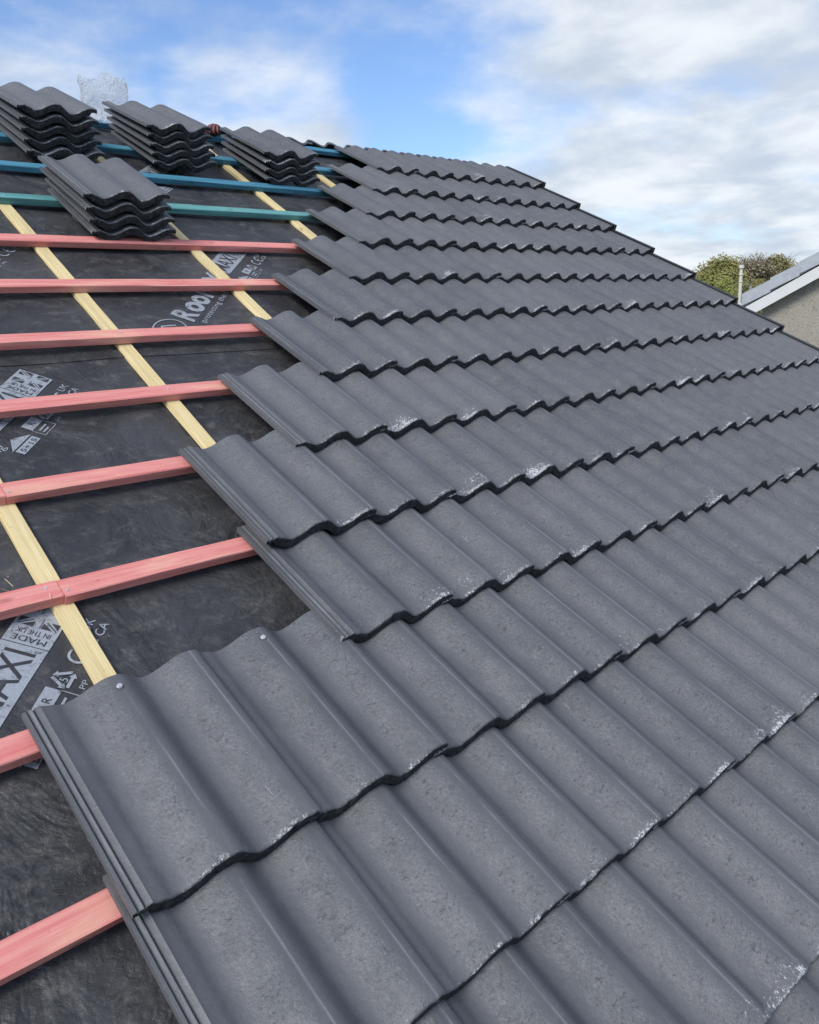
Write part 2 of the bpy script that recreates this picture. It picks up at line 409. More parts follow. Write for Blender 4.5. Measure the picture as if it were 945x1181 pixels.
for o in list(COL.objects):
    if o.name.startswith('tiling_batten') and 'left of the butt joint above the printed flag' in (o.get('label') or ''):
        rs = random.Random(4); bm = bmesh.new()
        for q in range(5):
            a = rs.uniform(0, 6.28); L = rs.uniform(.010, .032); x = 1.765 - rs.random()**2*.16; y = rs.uniform(-.03, .05); z = rs.uniform(.001, .010)
            dx, dy = math.cos(a)*L/2, math.sin(a)*L/2; w = .0009
            p = [bm.verts.new(c) for c in ((x-dx, y-dy, z-.001), (x+dx, y+dy, z+.003), (x+dx*.9+w, y+dy*.9-w, z+.0035), (x-dx+w, y-dy-w, z))]
            bm.faces.new(p)
        obj('wood_splinters', bm_mesh('wood_splinters', bm, [M_PINE]), o)
cbl = ['pale counter batten nearest the nailed tile, at lower left', 'pale counter batten crossing the middle of the bare roof', 'pale counter batten passing over the large lettering', 'pale counter batten emerging right of the nearest stack, beside the laid tiles']
for q, cu in enumerate(CBU):
    o = obj('counter_batten', batten_mesh('counter_batten', 4.75, .044, .0165, M_PINE, 300+q), None, W(SC(cu + {0: .0, 1: .014, 2: .004}.get(q, 0), -.1, H_CB, FU), -.7, H_CB), None)
    o.rotation_euler = (Matrix.Rotation(TH, 3, 'X') @ Matrix.Rotation(R(90) + {1: .008, 2: .001}.get(q, 0), 3, 'Z')).to_euler()
    tag(o, cbl[q] if q < 4 else 'pale counter batten hidden under the tiles, %s from the right verge' % ORD[8-q], 'counter batten', 'pale counter battens running up the slope')

# ------------------------------------------------------------------ membrane
def zm(u, v):
    z = -.0035*(.5 - .5*math.cos((u-.16)*2*math.pi/.6)) + .0016*math.sin(u*7.1 + 2*math.sin(v*2.3)) * math.sin(v*9.3 + 1.3*math.sin(u*3.1))
    z += .0010*math.sin(u*17.3 + v*11.1 + 1.5*math.sin(v*6)) + .0008*math.sin(v*23.0 - u*8.0)
    return z
def mem_mesh(name, v0, v1, dz):
    st = .022; nu = int(6.15/st); nv = int((v1-v0)/st); vs, fs = [], []
    for j in range(nv+1):
        for i in range(nu+1):
            u = -1.6 + i*6.15/nu; v = v0 + (v1-v0)*j/nv
            vs.append((u, v, zm(u, v) + dz))
    for j in range(nv):
        for i in range(nu):
            a = j*(nu+1)+i; fs.append((a, a+1, a+nu+2, a+nu+1))
    me = mesh_from(name, vs, fs, [M_MEM]); me.polygons.foreach_set('use_smooth', [True]*len(me.polygons)); return me
mem_lo = obj('roofing_membrane', mem_mesh('roofing_membrane', -.72, 2.06, 0), None, W(0, 0, H_MEM), (TH, 0, 0))
tag(mem_lo, 'black printed roofing membrane, lower sheet with the flag and recycling prints', 'membrane')
mem_up = obj('roofing_membrane', mem_mesh('roofing_membrane', 1.968, 4.085, .0022), None, W(0, 0, H_MEM), (TH, 0, 0))
tag(mem_up, 'black printed roofing membrane, upper sheet with the large lettering, under the stacks', 'membrane')

# printed marks: block coordinates s (along the 45 degree run) and t (up), origin (s0, t0)
Q = math.sqrt(.5)
def st2uv(s, t): return (s - t)*Q, (s + t)*Q
def put_flat(name, polys, mat, lift, parent, dzs):
    vs, fs = [], []
    for poly in polys:
        k = len(vs)
        for (s, t) in poly:
            u, v = st2uv(s, t); vs.append((u, v, zm(u, v) + dzs + lift))
        fs.append(tuple(range(k, k+len(poly))))
    me = mesh_from(name, vs, fs, [mat])
    bm = bmesh.new(); bm.from_mesh(me)
    for f in bm.faces:
        f.normal_update()
        if f.normal.z < 0: f.normal_flip()
    bm.to_mesh(me); bm.free()
    return obj(name, me, parent)
def quads(s0, s1, t0, t1, d=.02):
    out = []; n = max(1, int((s1-s0)/d)); m = max(1, int((t1-t0)/d))
    for i in range(n):
        for j in range(m):
            a, b = s0+(s1-s0)*i/n, s0+(s1-s0)*(i+1)/n; c, e = t0+(t1-t0)*j/m, t0+(t1-t0)*(j+1)/m
            out.append([(a, c), (b, c), (b, e), (a, e)])
    return out
def ring(cs, ct, rs, rt_, w, a0=0, a1=360, n=28, e=1.0):
    out = []
    for i in range(n):
        A, B = R(a0+(a1-a0)*i/n), R(a0+(a1-a0)*(i+1)/n)
        out.append([(cs+math.cos(A)*rs, ct+math.sin(A)*rt_), (cs+math.cos(B)*rs, ct+math.sin(B)*rt_), (cs+math.cos(B)*(rs-w), ct+math.sin(B)*(rt_-w)), (cs+math.cos(A)*(rs-w), ct+math.sin(A)*(rt_-w))])
    return out
def bar(a, b, w):
    dx, dy = b[0]-a[0], b[1]-a[1]; L = math.hypot(dx, dy); nx, ny = -dy/L*w/2, dx/L*w/2
    n = max(1, int(L/.03)); out = []
    for i in range(n):
        p = (a[0]+dx*i/n, a[1]+dy*i/n); q = (a[0]+dx*(i+1)/n, a[1]+dy*(i+1)/n)
        out.append([(p[0]-nx, p[1]-ny), (q[0]-nx, q[1]-ny), (q[0]+nx, q[1]+ny), (p[0]+nx, p[1]+ny)])
    return out
def put_text(txt, s, t, height, mat, lift, parent, dzs, up=False, width=None, bold=0.0, name='printed_lettering', shear=0.0):
    cu = bpy.data.curves.new('lettering', 'FONT'); cu.body = txt; cu.size = 1.0; cu.offset = bold; cu.resolution_u = 3; cu.shear = shear
    tmp = bpy.data.objects.new('tmp', cu); me = bpy.data.meshes.new_from_object(tmp)
    xs = [v.co.x for v in me.vertices]; ys = [v.co.y for v in me.vertices]
    x0, x1, y0 = min(xs), max(xs), 0.0; y1 = .70
    sy = height/(y1-y0); sx = sy if width is None else width/(x1-x0)
    for v in me.vertices:
        a, b = (v.co.x-x0)*sx, (v.co.y-y0)*sy
        if up: ss, tt = s - b, t + a      # reads along +t, letters' tops towards -s
        else: ss, tt = s + a, t + b
        u, w = st2uv(ss, tt); v.co = (u, w, zm(u, w) + dzs + lift)
    me.materials.clear(); me.materials.append(mat)
    me.name = name; o = obj(name, me, parent); bpy.data.objects.remove(tmp)
    return o
def block(sep, edge, parent, dzs, full=True):
    u_, v_ = st2uv(sep, edge); u_ = SC(u_, -.116, H_MEM, FU); v_ = SC(v_, -.116, H_MEM, FV); sep, edge = (u_+v_)*Q, (v_-u_)*Q
    L1, L2 = .0018, .0026
    P = lambda polys: [[(a+sep, b+edge) for a, b in p] for p in polys]
    T = lambda txt, s, t, h, mat, lift, **k: put_text(txt, s+sep, t+edge, h, mat, lift, parent, dzs, **k)
    put_flat('printed_panel', P(quads(-.200, .115, 0, .093)), M_INK, L1, parent, dzs)
    T('MAXI', -.188, .017, .060, M_DARK, L2, width=.172, bold=.004)
    put_flat('printed_line', P(quads(-.0005, .0012, 0, .093)), M_DARK, L2, parent, dzs)
    T('MADE', .0225, .012, .0145, M_DARK, L2, up=True, width=.068)
    T('IN THE UK', .041, .012, .0125, M_DARK, L2, up=True, width=.068)
    fl = []
    # union flag in two tones: dark fields left between the crosses
    s0, s1, t0, t1 = .049, .112, .004, .089; cs, ct = (s0+s1)/2, (t0+t1)/2
    for sa in (-1, 1):
        for ta in (-1, 1):
            fl.append([(cs+sa*.0105, ct+ta*.022), (cs+sa*.0105, ct+ta*.040), (cs+sa*.026, ct+ta*.040)])
            fl.append([(cs+sa*.016, ct+ta*.0085), (cs+sa*.0305, ct+ta*.0085), (cs+sa*.0305, ct+ta*.031)])
            fl += bar((cs+sa*.012, ct+ta*.0135), (cs+sa*.0305, ct+ta*.0395), .0022)
    fl += bar((cs-.030, ct-.0055), (cs-.0065, ct-.0055), .0014) + bar((cs+.030, ct+.0055), (cs+.0065, ct+.0055), .0014)
    put_flat('printed_flag', P(fl), M_DARK, L2, parent, dzs)
    if full:
        # house outline mark
        hs = [[(-.247, -.093), (-.160, -.093), (-.160, -.070), (-.247, -.070)], [(-.253, -.066), (-.154, -.066), (-.2035, -.036)]]
        put_flat('printed_house_mark', P(hs), M_INK, L1, parent, dzs)
        T('5+15', -.238, -.089, .013, M_DARK, L2, width=.070)
        # half filled label
        lb = quads(-.138, -.080, -.062, -.031) + bar((-.138, -.096), (-.080, -.096), .002) + bar((-.139, -.096), (-.139, -.062), .002) + bar((-.079, -.096), (-.079, -.062), .002)
        lb += bar((-.128, -.075), (-.092, -.075), .005) + bar((-.128, -.086), (-.100, -.086), .005)
        put_flat('printed_label_mark', P(lb), M_INK, L1, parent, dzs)
        T('R', -.116, -.054, .016, M_DARK, L2)
        # recycling triangle with 5 and PP
        cx, cy, r = -.052, -.054, .027; rec = []
        for q in range(3):
            a, b = R(90+120*q), R(210+120*q)
            A = (cx+r*math.cos(a), cy+r*math.sin(a)); B = (cx+r*math.cos(b), cy+r*math.sin(b))
            p0 = (A[0]+(B[0]-A[0])*.12, A[1]+(B[1]-A[1])*.12); p1 = (A[0]+(B[0]-A[0])*.68, A[1]+(B[1]-A[1])*.68)
            rec += bar(p0, p1, .0065)
            dx, dy = (B[0]-A[0]), (B[1]-A[1]); Ln = math.hypot(dx, dy); dx /= Ln; dy /= Ln
            rec.append([(p1[0]-dy*.008, p1[1]+dx*.008), (p1[0]+dy*.008, p1[1]-dx*.008), (p1[0]+dx*.011, p1[1]+dy*.011)])
        put_flat('printed_recycling_mark', P(rec), M_INK, L1, parent, dzs)
        T('5', -.058, -.062, .016, M_INK, L1)
        T('PP', -.062, -.098, .012, M_INK, L1, width=.022)
        # CE
        ce = ring(.012, -.055, .021, .021, .0055, 60, 300) + ring(.054, -.055, .021, .021, .0055, 60, 300) + bar((.034, -.055), (.050, -.055), .005)
        put_flat('printed_conformity_mark', P(ce), M_INK, L1, parent, dzs)
        T('UK', .074, -.048, .019, M_INK, L1, width=.038, bold=.01)
        T('CA', .074, -.077, .019, M_INK, L1, width=.038, bold=.01)
        # main lettering
        T('R', -.680, -.004, .079, M_INK, L1, width=.070, bold=.035)
        T('oo', -.604, -.004, .088, M_INK, L1, width=.140, bold=.040)
        T('F', -.458, -.004, .079, M_INK, L1, width=.056, bold=.035)
        T('TX', -.394, -.004, .079, M_INK, L1, width=.150, bold=.035)
        T('protecting the building', -.660, -.044, .022, M_INK, L1, width=.42)
        ov = ring(-.790, .040, .085, .055, .005, n=44) + bar((-.835, .035), (-.790, .070), .008) + bar((-.790, .070), (-.745, .035), .008) + bar((-.825, .018), (-.755, .018), .006)
        put_flat('printed_oval_mark', P(ov), M_INK, L1, parent, dzs)
block(.724, .589, mem_lo, 0)
block(1.527, .993, mem_lo, 0)
block(2.930, .788, mem_up, .0022)
block(2.27, 1.505, mem_up, .0022)
block(3.61, 1.345, mem_up, .0022)

# ------------------------------------------------------------------ the house under the roof
def add_box_obj(name, mat, parent, x0, x1, y0, y1, z0, z1, bevel=0):
    bm = bmesh.new(); bm_box(bm, x0, x1, y0, y1, z0, z1)
    return obj(name, bm_mesh(name, bm, [mat], bevel=bevel), parent)
def mat_render(name, a, b, c):
    s = NT(name); tc, v, _ = objvec(s, False)
    n = s.noise(v, 55, 5, .75); vo = s.n('ShaderNodeTexVoronoi', i_Scale=42.0); s.set(vo, 'Vector', v)
    col = s.mix(s.ramp(n, .35, .65), a, b); col = s.mix(s.math('MULTIPLY', s.ramp(s.noise(v, 22, 4, .8), .56, .66), .8), col, c)
    col = s.mix(s.math('MULTIPLY', s.ramp(s.noise(v, .6, 3, .6), .45, .7), .3), col, c)
    return s.done(col, .9, s.bump(vo.outputs['Distance'], .3, .012))
M_REND = mat_render('pebble_dash', (.29, .26, .215, 1), (.38, .35, .295, 1), (.17, .155, .13, 1))
M_WHITE = mat_flat('white_upvc', (.66, .66, .65, 1), .35, 8, .1, .02)
M_SLATE = mat_flat('pale_grey_concrete', (.40, .43, .46, 1), .6, 14, .35, .3)
house = obj('house', None, None, (1.45, 0, 0)); tag(house, 'house being retiled, its roof slope filling the foreground', 'house')
def hb(name, mat, pts_bottom, parent, faces=None):
    pass
RV = 4.11                         # ridge, along the slope
ridge = W(0, RV, H_MEM); eave = W(0, -.74, H_MEM - .03)
yr = ridge.y; ye = eave.y; yb = 2*yr - ye
def prism(name, mat, parent, prof, x0, x1):   # profile in (y, z) extruded along x
    n = len(prof); vs = [(x0, y, z) for y, z in prof] + [(x1, y, z) for y, z in prof]
    fs = [tuple(range(n)), tuple(reversed(range(n, 2*n)))] + [(i, i+n, (i+1) % n + n, (i+1) % n) for i in range(n)]
    me = mesh_from(name, vs, fs, [mat]); bm = bmesh.new(); bm.from_mesh(me); bmesh.ops.recalc_face_normals(bm, faces=bm.faces); bm.to_mesh(me); bm.free()
    return obj(name, me, parent)
px = -1.45
prism('wall', M_REND, house, [(ye+.3, 0), (yb-.3, 0), (yb-.3, eave.z-.06), (yr, ridge.z-.22), (ye+.3, eave.z-.06)], -1.55+px, 4.42+px)
dk = .012
prism('roof_deck', M_PINE, house, [(ye, eave.z - .005), (yr, ridge.z-dk), (yb, eave.z-.005), (yb, eave.z-.05), (yr, ridge.z-.07), (ye, eave.z-.05)], -1.6+px, 4.52+px)
# rear slope covering
vs = [(-1.6+px, yr, ridge.z-.002), (4.55+px, yr, ridge.z-.002), (4.55+px, yb, eave.z+.03), (-1.6+px, yb, eave.z+.03)]
obj('rear_membrane', mesh_from('rear_membrane', vs, [(0, 1, 2, 3)], [M_MEM]), house)
add_box_obj('window', M_WHITE, house, 1.0+px, 2.4+px, ye+.27, ye+.31, 3.4, 4.6)
# tiles already laid on the far slope, only their heads show over the ridge
for i in range(7):
    uu = 2.215 + .3*i
    o = obj('rear_roof_tile', TM[i % 8], None)
    # head near the ridge, running down the far side
    M = Matrix.Rotation(math.pi, 4, 'Z') @ Matrix.Rotation(TH - .02, 4, 'X')
    o.matrix_world = Matrix.Translation(Vector((uu + .33, yr + .395*CT + .01, ridge.z + .060 - .395*SN))) @ M
    tag(o, 'dark tile head peeping over the ridge, %s along behind the blue battens' % ORD[i+1], 'roof tile', 'tiles on the far slope')
o = obj('tiling_batten', batten_mesh('tiling_batten', 6.1, .050, .0248, M_BLUE, 900), None, (-1.6, yr + .085, ridge.z + .041 - .049), (-TH, 0, 0))
tag(o, 'blue batten just over the ridge on the far slope', 'batten', 'coloured battens across the roof')

# ------------------------------------------------------------------ plastic bag on the ridge
def mat_bag():
    s = NT('clear_polythene'); tc, v, _ = objvec(s, False)
    tr = s.n('ShaderNodeBsdfTransparent', i_Color=(.97, .98, 1, 1)); gl = s.n('ShaderNodeBsdfGlossy', i_Roughness=.32, i_Color=(.9, .92, .95, 1)); df = s.n('ShaderNodeBsdfTranslucent', i_Color=(.85, .87, .9, 1)); d2 = s.n('ShaderNodeBsdfDiffuse', i_Color=(.7, .72, .75, 1))
    b = s.bump(s.noise(v, 14, 4, .6, 1.0), .8, .03)
    for nd in (gl, d2): s.set(nd, 'Normal', b)
    fr = s.n('ShaderNodeFresnel', i_IOR=1.5); s.set(fr, 'Normal', b)
    creases = s.ramp(s.noise(v, 16, 5, .7, 1.5), .42, .66)
    m0 = s.n('ShaderNodeMixShader', i_0=.5); s.set(m0, 1, df.outputs[0]); s.set(m0, 2, d2.outputs[0])
    m1 = s.n('ShaderNodeMixShader'); s.set(m1, 0, s.math('MULTIPLY_ADD', creases, .48, .42)); s.set(m1, 1, tr.outputs[0]); s.set(m1, 2, m0.outputs[0])
    m2 = s.n('ShaderNodeMixShader'); s.set(m2, 0, s.math('MULTIPLY', fr.outputs[0], .22)); s.set(m2, 1, m1.outputs[0]); s.set(m2, 2, gl.outputs[0])
    s.t.links.new(m2.outputs[0], s.out.inputs['Surface']); return s.m
def bag():
    rn = random.Random(5); bm = bmesh.new()
    bmesh.ops.create_cube(bm, size=1.0)
    bmesh.ops.subdivide_edges(bm, edges=list(bm.edges), cuts=11, use_grid_fill=True)
    from mathutils import noise
    top = [f for f in bm.faces if f.calc_center_median().z > .499]
    bmesh.ops.delete(bm, geom=top, context='FACES')
    for v in bm.verts:
        p = v.co.copy(); n = noise.noise_vector(p*3.1 + Vector((7, 2, 4))); n2 = noise.noise_vector(p*8.0)
        k = p.z + .5
        v.co = Vector((p.x*(.205 + .012*k), p.y*(.13 - .07*k), k*.215)) + n*.010*(.5+k) + n2*.006
        if k > .95: v.co.z += .010*math.sin(p.x*9 + 1) + .016*(1 if p.x > -.05 and p.y < 0 else 0)
        if k > .9 and p.x < -.42: v.co += Vector((-.008, 0, .006))
        v.co.z = max(v.co.z, -.01 + .012*k)
    return bm_mesh('plastic_bag', bm, [mat_bag()], 60)
bg = obj('plastic_bag', bag(), None, (1.580, 3.605, 7.948), (0, 0, R(-28)))
tag(bg, 'crumpled clear plastic bag standing on the ridge', 'plastic bag')

# ------------------------------------------------------------------ striped glove
def mat_glove():
    s = NT('striped_knit'); tc, v, _ = objvec(s, False)
    x = s.n('ShaderNodeSeparateXYZ', i_0=tc).outputs[0]
    f = s.math('FRACT', s.math('MULTIPLY', s.math('ADD', x, 1.0), 52.0))
    st = s.ramp(s.math('ABSOLUTE', s.math('SUBTRACT', f, .5)), .16, .24)
    c = s.mix(st, (.32, .075, .065, 1), (.03, .025, .028, 1))
    return s.done(c, .85, s.bump(s.noise(v, 300, 3, .6), .5, .003))
def glove():
    bm = bmesh.new(); import mathutils
    def blob(c, r, sc, rot=0):
        m = Matrix.Translation(c) @ Matrix.Rotation(rot, 4, 'Z') @ Matrix.Diagonal((sc[0], sc[1], sc[2], 1))
        bmesh.ops.create_uvsphere(bm, u_segments=16, v_segments=10, radius=r, matrix=m)
    blob((0, .035, .016), .045, (.95, 1.15, .55))
    for i, (l, x) in enumerate(((.9, -.033), (1.1, -.012), (1.05, .010), (.85, .031))):
        blob((x, -.022, .018), .0125, (.95, 2.6*l, 1.25), R(-6+4*i))
        blob((x*1.02, -.050*l, .010), .0115, (.9, 1.2, 1.2))
    blob((-.052, .030, .012), .013, (.9, 2.2, 1.0), R(35))
    me = bm_mesh('work_glove', bm, [mat_glove()]); 
    return me
gv = obj('work_glove', glove(), None, W(2.150, 4.055, -.074), (R(10), 0, R(-38))); gv.scale = (1.0, 1.0, 1.25)
md = gv.modifiers.new('join', 'REMESH'); md.mode = 'VOXEL'; md.voxel_size = .0035; md.use_smooth_shade = True
tag(gv, 'red and black striped work glove lying on the ridge', 'glove')

# ------------------------------------------------------------------ neighbour's house
CAM = Vector((-0.38188, -0.71736, 0.97681 + Z0))
def raydir(az, el=0): return Vector((math.sin(R(az))*math.cos(R(el)), math.cos(R(az))*math.cos(R(el)), math.sin(R(el))))
dist = 11.0
corner = CAM + Vector((.8998, .4362, .0017))*dist         # lower front eave corner of its verge
azp = 66.5
away = raydir(azp); right = Vector((away.y, -away.x, 0))
Mn = Matrix(((right.x, away.x, 0, corner.x), (right.y, away.y, 0, corner.y), (0, 0, 1, corner.z), (0, 0, 0, 1)))
nb = obj('neighbour_house', None); nb.matrix_world = Mn
tag(nb, 'rendered bungalow gable with white bargeboard and grey tiled roof beyond the verge', 'house')
HW, PT, DEP = 4.2, R(29.5), 8.5; T_ = math.tan(PT)
def slab(name, mat, parent, prof, y0, y1):     # profile in (x, z) extruded along y
    n = len(prof); vs = [(x, y0, z) for x, z in prof] + [(x, y1, z) for x, z in prof]
    fs = [tuple(range(n)), tuple(reversed(range(n, 2*n)))] + [(i, i+n, (i+1) % n + n, (i+1) % n) for i in range(n)]
    me = mesh_from(name, vs, fs, [mat]); bm = bmesh.new(); bm.from_mesh(me); bmesh.ops.recalc_face_normals(bm, faces=bm.faces); bm.to_mesh(me); bm.free()
    return obj(name, me, parent)
zg = -corner.z
slab('wall', M_REND, nb, [(.22, zg), (2*HW-.22, zg), (2*HW-.22, -.05), (HW, HW*T_-.19), (.22, -.05)], .16, DEP)
for sgn in (0, 1):
    X = (lambda x: x) if sgn == 0 else (lambda x: 2*HW - x)
    rf = slab('roof', M_SLATE, nb, [(X(0), -.10), (X(HW), HW*T_-.10), (X(HW), HW*T_-.02), (X(0), -.02)], .03, DEP+.1)
    slab('bargeboard', M_WHITE, nb, [(X(.03), -.235), (X(HW), HW*T_-.255), (X(HW), HW*T_-.115), (X(.03), -.10)], 0, .028)
    n = 14; L = HW/n
    for i in range(n):
        x0, x1 = i*L, (i+1)*L + .02; z0, z1 = x0*T_, x1*T_
        lift = .028
        if i == n-1: x1 = HW; z1 = HW*T_
        slab('verge_cap', M_SLATE, rf, [(X(x0-.01), z0-.095+lift*.4), (X(x1-.02), z1-.115), (X(x1-.02), z1+.030), (X(x0-.01), z0+.030+lift)], -.014-.003*(i % 2), .10)
        slab('tile_course', M_SLATE, rf, [(X(x0), z0-.02), (X(x1-.005), z1-.019), (X(x1-.005), z1+.004), (X(x0), z0+.020)], .101, DEP+.1)
slab('gutter', M_WHITE, nb, [(-.11, -.16), (-.01, -.16), (-.01, -.06), (-.11, -.06)], .10, DEP)

# ------------------------------------------------------------------ poles
def pole(name, az, d, rad, ztop_, lab, mat, cap=True):
    p = CAM + raydir(az)*d; bm = bmesh.new(); ht = ztop_
    bmesh.ops.create_cone(bm, cap_ends=True, segments=20, radius1=rad*1.25, radius2=rad*.85, depth=ht, matrix=Matrix.Translation((0, 0, ht/2)))
    o = obj(name, bm_mesh(name, bm, [mat], 30), None, (p.x, p.y, 0)); tag(o, lab, 'pole')
    if cap:
        for zz, rr, hh in ((ht+.02, rad*1.45, .10), (ht-.22, rad*1.25, .05), (ht-.45, rad*1.2, .03)):
            b2 = bmesh.new(); bmesh.ops.create_cone(b2, cap_ends=True, segments=20, radius1=rr, radius2=rr*.9, depth=hh)
            obj('collar', bm_mesh('collar', b2, [mat], 30), o, (0, 0, zz))
    return o
M_CREAM = mat_flat('cream_paint', (.62, .60, .50, 1), .55, 12, .3)
M_GREYP = mat_flat('weathered_grey', (.26, .28, .29, 1), .7, 12, .3)
p1 = pole('flue_pole', 63.95, 30, .062, CAM.z + 30*math.tan(R(2.0)), 'cream pole with collars rising in front of the trees', M_CREAM)
p2 = pole('fence_pole', 64.55, 34, .055, CAM.z + 34*math.tan(R(.85)), 'short weathered grey pole right of the cream pole', M_GREYP, False)

# ------------------------------------------------------------------ trees
def mat_leaf(name, a, b):
    s = NT(name); g_ = s.n('ShaderNodeNewGeometry'); v = g_.outputs['Position']
    c = s.mix(s.ramp(s.noise(v, .9, 3, .6), .35, .65), a, b)
    c = s.mix(s.math('MULTIPLY', g_.outputs['Random Per Island'], .25), c, (a[0]*.5, a[1]*.5, a[2]*.5, 1))
    return s.done(c, .8, None, **{'Specular_IOR_Level': .2})
M_BARK = mat_flat('bark', (.10, .085, .07, 1), .9, 6, .4)
def tree(lab, az, d, top, w, seed, leaf, nclump, dens, twigs=0, zlow=.30, tw_mat=None):
    rn = random.Random(seed); p = CAM + raydir(az)*d
    root = obj('tree', None, None, (p.x, p.y, 0)); tag(root, lab, 'tree', 'trees beyond the roofs')
    # trunk and limbs
    bm = bmesh.new()
    def limb(a, b, r0, r1, seg=6):
        dv = (b-a); L = dv.length
        m = Matrix.Translation((a+b)/2) @ dv.to_track_quat('Z', 'Y').to_matrix().to_4x4()
        bmesh.ops.create_cone(bm, cap_ends=False, segments=seg, radius1=r0, radius2=r1, depth=L, matrix=m)
    th_ = top*.35; limb(Vector((0, 0, 0)), Vector((0, 0, th_)), top*.028, top*.02, 10)
    centers = []
    for i in range(nclump):
        a = rn.uniform(0, 2*math.pi); k = rn.random(); z = top*(zlow + (1-zlow)*k*.93)
        prof = math.sin(math.pi*min(1, max(.12, (k*.9+.12))))**.6
        rr = w*.5*prof*math.sqrt(rn.random())
        c = Vector((math.cos(a)*rr, math.sin(a)*rr, z)); centers.append(c)
        mid = Vector((c.x*.35, c.y*.35, th_ + (c.z-th_)*.45)); limb(Vector((0, 0, th_*.9)), mid, top*.012, top*.007); limb(mid, c, top*.007, top*.002)
        for _ in range(twigs):
            e = c + Vector((rn.gauss(0, 1), rn.gauss(0, 1), rn.uniform(.1, 1.3)))*w*.13; limb(c + (mid-c)*rn.random()*.3, e, top*.0026, top*.0008, 4)
    obj('trunk', bm_mesh('trunk', bm, [M_BARK], 60), root)
    vs, fs = [], []
    for c in centers:
        R_ = w*rn.uniform(.10, .19); cnt = int(dens*1.9*rn.uniform(.5, 1.3))
        for _ in range(cnt):
            dd = Vector((rn.gauss(0, 1), rn.gauss(0, 1), rn.gauss(0, .75))); dd.normalize(); dd *= R_*rn.random()**.4
            q = c + dd; s_ = w*rn.uniform(.007, .013); a = Vector((rn.gauss(0, 1), rn.gauss(0, 1), rn.gauss(0, 1))).normalized(); b = a.orthogonal().normalized()
            k = len(vs); vs += [q + a*s_*1.6, q + b*s_, q - a*s_*1.6, q - b*s_]; fs.append((k, k+1, k+2, k+3))
    obj('crown', mesh_from('crown', vs, fs, [leaf]), root)
LA = mat_leaf('olive_leaves', (.20, .20, .065, 1), (.28, .25, .095, 1)); LB = mat_leaf('spring_leaves', (.22, .24, .07, 1), (.29, .30, .09, 1)); LC = mat_leaf('brown_buds', (.22, .19, .12, 1), (.29, .25, .16, 1)); LD = mat_leaf('mixed_leaves', (.19, .19, .08, 1), (.26, .23, .11, 1))
ez = CAM.z
def tz(d, el): return ez + d*math.tan(R(el))
tree('rounded olive tree at the left of the distant group', 62.75, 90, tz(90, 2.36), 8.0, 11, LA, 130, 260)
tree('broad brownish tree behind, between the cream pole and the olive tree', 63.7, 98, tz(98, 2.38), 7.5, 12, LD, 120, 220)
tree('nearly bare brown tree to the right of the cream pole', 64.7, 92, tz(92, 2.55), 7.4, 13, LC, 110, 90, twigs=6)
tree('mottled green and brown tree next to the neighbouring roof', 66.0, 95, tz(95, 2.42), 7.6, 14, LD, 110, 200, twigs=3)
tree('low yellow green tree in front of the olive tree', 62.95, 76, tz(76, 1.55), 4.6, 15, LB, 70, 220, zlow=.2)
tree('low leafy tree directly behind the cream pole', 64.1, 80, tz(80, 1.35), 4.4, 16, LD, 70, 200, zlow=.2)
tree('dark twiggy tree tucked against the neighbouring eave', 65.0, 84, tz(84, 1.2), 4.6, 17, LA, 70, 160, twigs=4, zlow=.2)
tree('green tree at the far left of the group, cut by the verge', 61.9, 88, tz(88, 1.75), 4.6, 18, LB, 70, 200, zlow=.2)

# ------------------------------------------------------------------ ground
sG = NT('rough_grass'); tcg, vg, _ = objvec(sG, False)
cg = sG.mix(sG.ramp(sG.noise(vg, .05, 5, .6), .35, .65), (.05, .075, .025, 1), (.09, .10, .04, 1)); cg = sG.mix(sG.ramp(sG.noise(vg, 3, 5, .7), .4, .7), cg, (.045, .05, .022, 1))
M_GR = sG.done(cg, .95, sG.bump(sG.noise(vg, 12, 4, .7), .6, .05))
gr = obj('ground', mesh_from('ground', [(-3000, -3000, 0), (3000, -3000, 0), (3000, 3000, 0), (-3000, 3000, 0)], [(0, 1, 2, 3)], [M_GR])); tag(gr, kind='structure')

# ------------------------------------------------------------------ sky and sun
SUN_AZ, SUN_EL = -110.0, 43.0           # azimuth measured from +Y towards +X
wd = bpy.data.worlds.new('World'); scene.world = wd; wd.use_nodes = True
t = wd.node_tree; s = NT.__new__(NT); s.t = t; bgn = t.nodes['Background']
sky = t.nodes.new('ShaderNodeTexSky'); sky.sky_type = 'NISHITA'; sky.sun_disc = False
sky.sun_elevation = R(SUN_EL); sky.sun_rotation = R(SUN_AZ); sky.air_density = 1.0; sky.dust_density = .6; sky.ozone_density = 1.2; sky.altitude = 50
dirv = s.n('ShaderNodeTexCoord').outputs['Generated']
sep = s.n('ShaderNodeSeparateXYZ', i_0=dirv); dz = s.math('ADD', s.math('MAXIMUM', sep.outputs[2], 0.0), .20)
cx = s.n('ShaderNodeCombineXYZ'); s.set(cx, 0, s.math('DIVIDE', sep.outputs[0], dz)); s.set(cx, 1, s.math('DIVIDE', sep.outputs[1], dz))
def lobe(vec, lo, hi):
    d = s.t.nodes.new('ShaderNodeVectorMath'); d.operation = 'DOT_PRODUCT'; s.set(d, 0, dirv); d.inputs[1].default_value = Vector(vec).normalized()
    return s.ramp(d.outputs['Value'], lo, hi)
n1 = s.noise(cx.outputs[0], 1.35, 8, .56, .15)
n2 = s.noise(s.vmath('ADD', cx.outputs[0], (3.1, 8.2, 0)), 3.8, 7, .60, .15)
def D3(az, el): return (math.sin(R(az))*math.cos(R(el)), math.cos(R(az))*math.cos(R(el)), math.sin(R(el)))
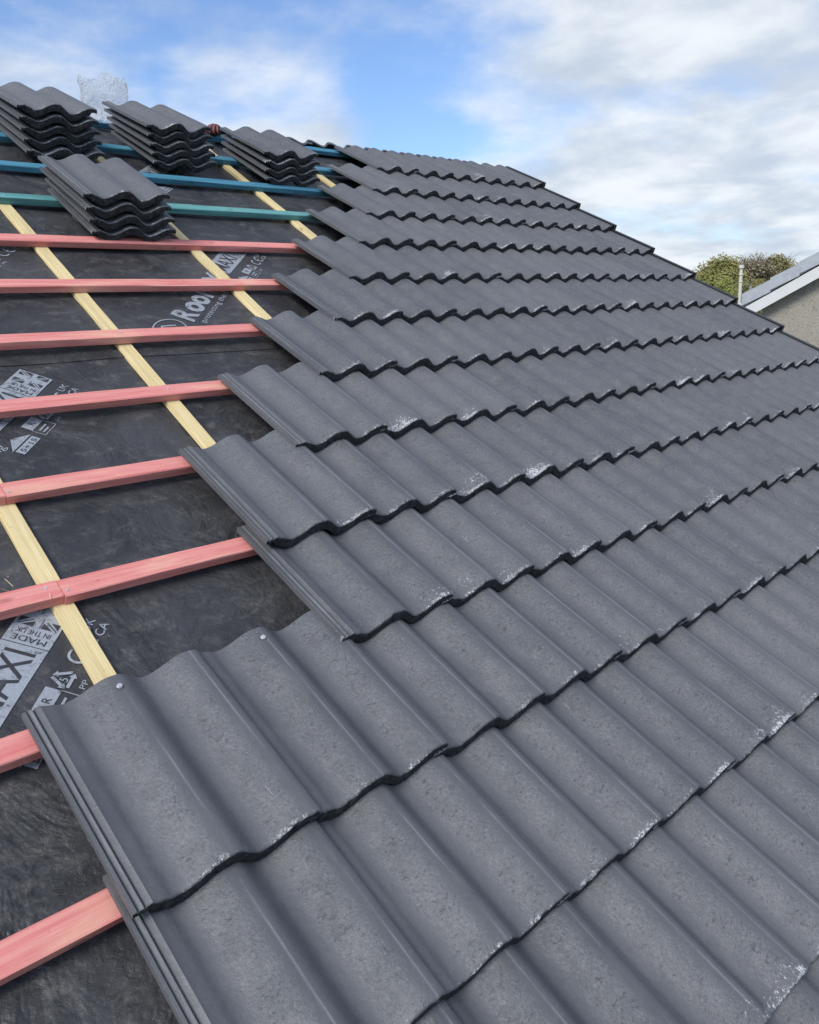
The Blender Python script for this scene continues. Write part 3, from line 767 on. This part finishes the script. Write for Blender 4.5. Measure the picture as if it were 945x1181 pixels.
hole = s.math('MAXIMUM', lobe(D3(28, 21), .955, .998), s.math('MULTIPLY', lobe(D3(46, 13.5), .984, .999), 1.0))
cloudy = s.math('MAXIMUM', s.math('MULTIPLY', lobe((.91, .41, .14), .90, .985), 1.25), s.math('MULTIPLY', s.math('MAXIMUM', lobe(D3(20, 10), .985, .998), lobe(D3(34, 10), .988, .9985)), 1.05))
dens = s.math('ADD', s.math('ADD', s.math('MULTIPLY', n1, .75), s.math('MULTIPLY', n2, .25)), s.math('SUBTRACT', s.math('MULTIPLY', cloudy, .13), s.math('MULTIPLY', hole, .13)))
mask = s.math('MULTIPLY', s.ramp(dens, .38, .66), .96)
n3 = s.noise(s.vmath('ADD', cx.outputs[0], (5.5, 1.2, 0)), 2.6, 7, .56, .15)
shade = s.ramp(s.math('ADD', s.math('MULTIPLY', n3, .7), s.math('MULTIPLY', n1, .3)), .38, .62)
ccol = s.mix(shade, (.47, .535, .63, 1), (.74, .775, .81, 1))
SKS = .115
skyc = s.mix(1.0, sky.outputs[0], (SKS*.88, SKS*1.02, SKS*1.26, 1), 'MULTIPLY')
# cloud light near the zenith and around the veiled sun is brighter
glow = lobe((math.sin(R(SUN_AZ))*math.cos(R(SUN_EL)), math.cos(R(SUN_AZ))*math.cos(R(SUN_EL)), math.sin(R(SUN_EL))), .55, 1.0)
ccol = s.mix(s.math('MULTIPLY', glow, .8), ccol, (1.5, 1.47, 1.42, 1))
fin = s.mix(mask, skyc, ccol)
s.set(bgn, 'Color', fin); bgn.inputs['Strength'].default_value = 1.0
sd = bpy.data.lights.new('sun', 'SUN'); sd.energy = 2.25; sd.angle = R(20); sd.color = (1, .965, .91)
so = link(bpy.data.objects.new('sun', sd))
sv = Vector((math.sin(R(SUN_AZ))*math.cos(R(SUN_EL)), math.cos(R(SUN_AZ))*math.cos(R(SUN_EL)), math.sin(R(SUN_EL))))
so.rotation_euler = (-sv).to_track_quat('-Z', 'Y').to_euler(); so.location = (0, 0, 20)

# ------------------------------------------------------------------ camera
cd = bpy.data.cameras.new('camera'); cd.sensor_fit = 'VERTICAL'; cd.sensor_height = 36; cd.sensor_width = 28.8; cd.lens = 28.9547; cd.clip_start = .02; cd.clip_end = 8000
co = link(bpy.data.objects.new('camera', cd))
rx, ry, rz = Vector((0.734188, -0.678002, -0.035806)), Vector((-0.18522, -0.149275, -0.971293)), Vector((0.653193, 0.719744, -0.235176))
m = Matrix((rx, -ry, -rz)).transposed().to_4x4(); m.translation = CAM; co.matrix_world = m
scene.camera = co
scene.view_settings.view_transform = 'Standard'; scene.view_settings.look = 'None'; scene.view_settings.exposure = 0.3; scene.view_settings.gamma = 1.0
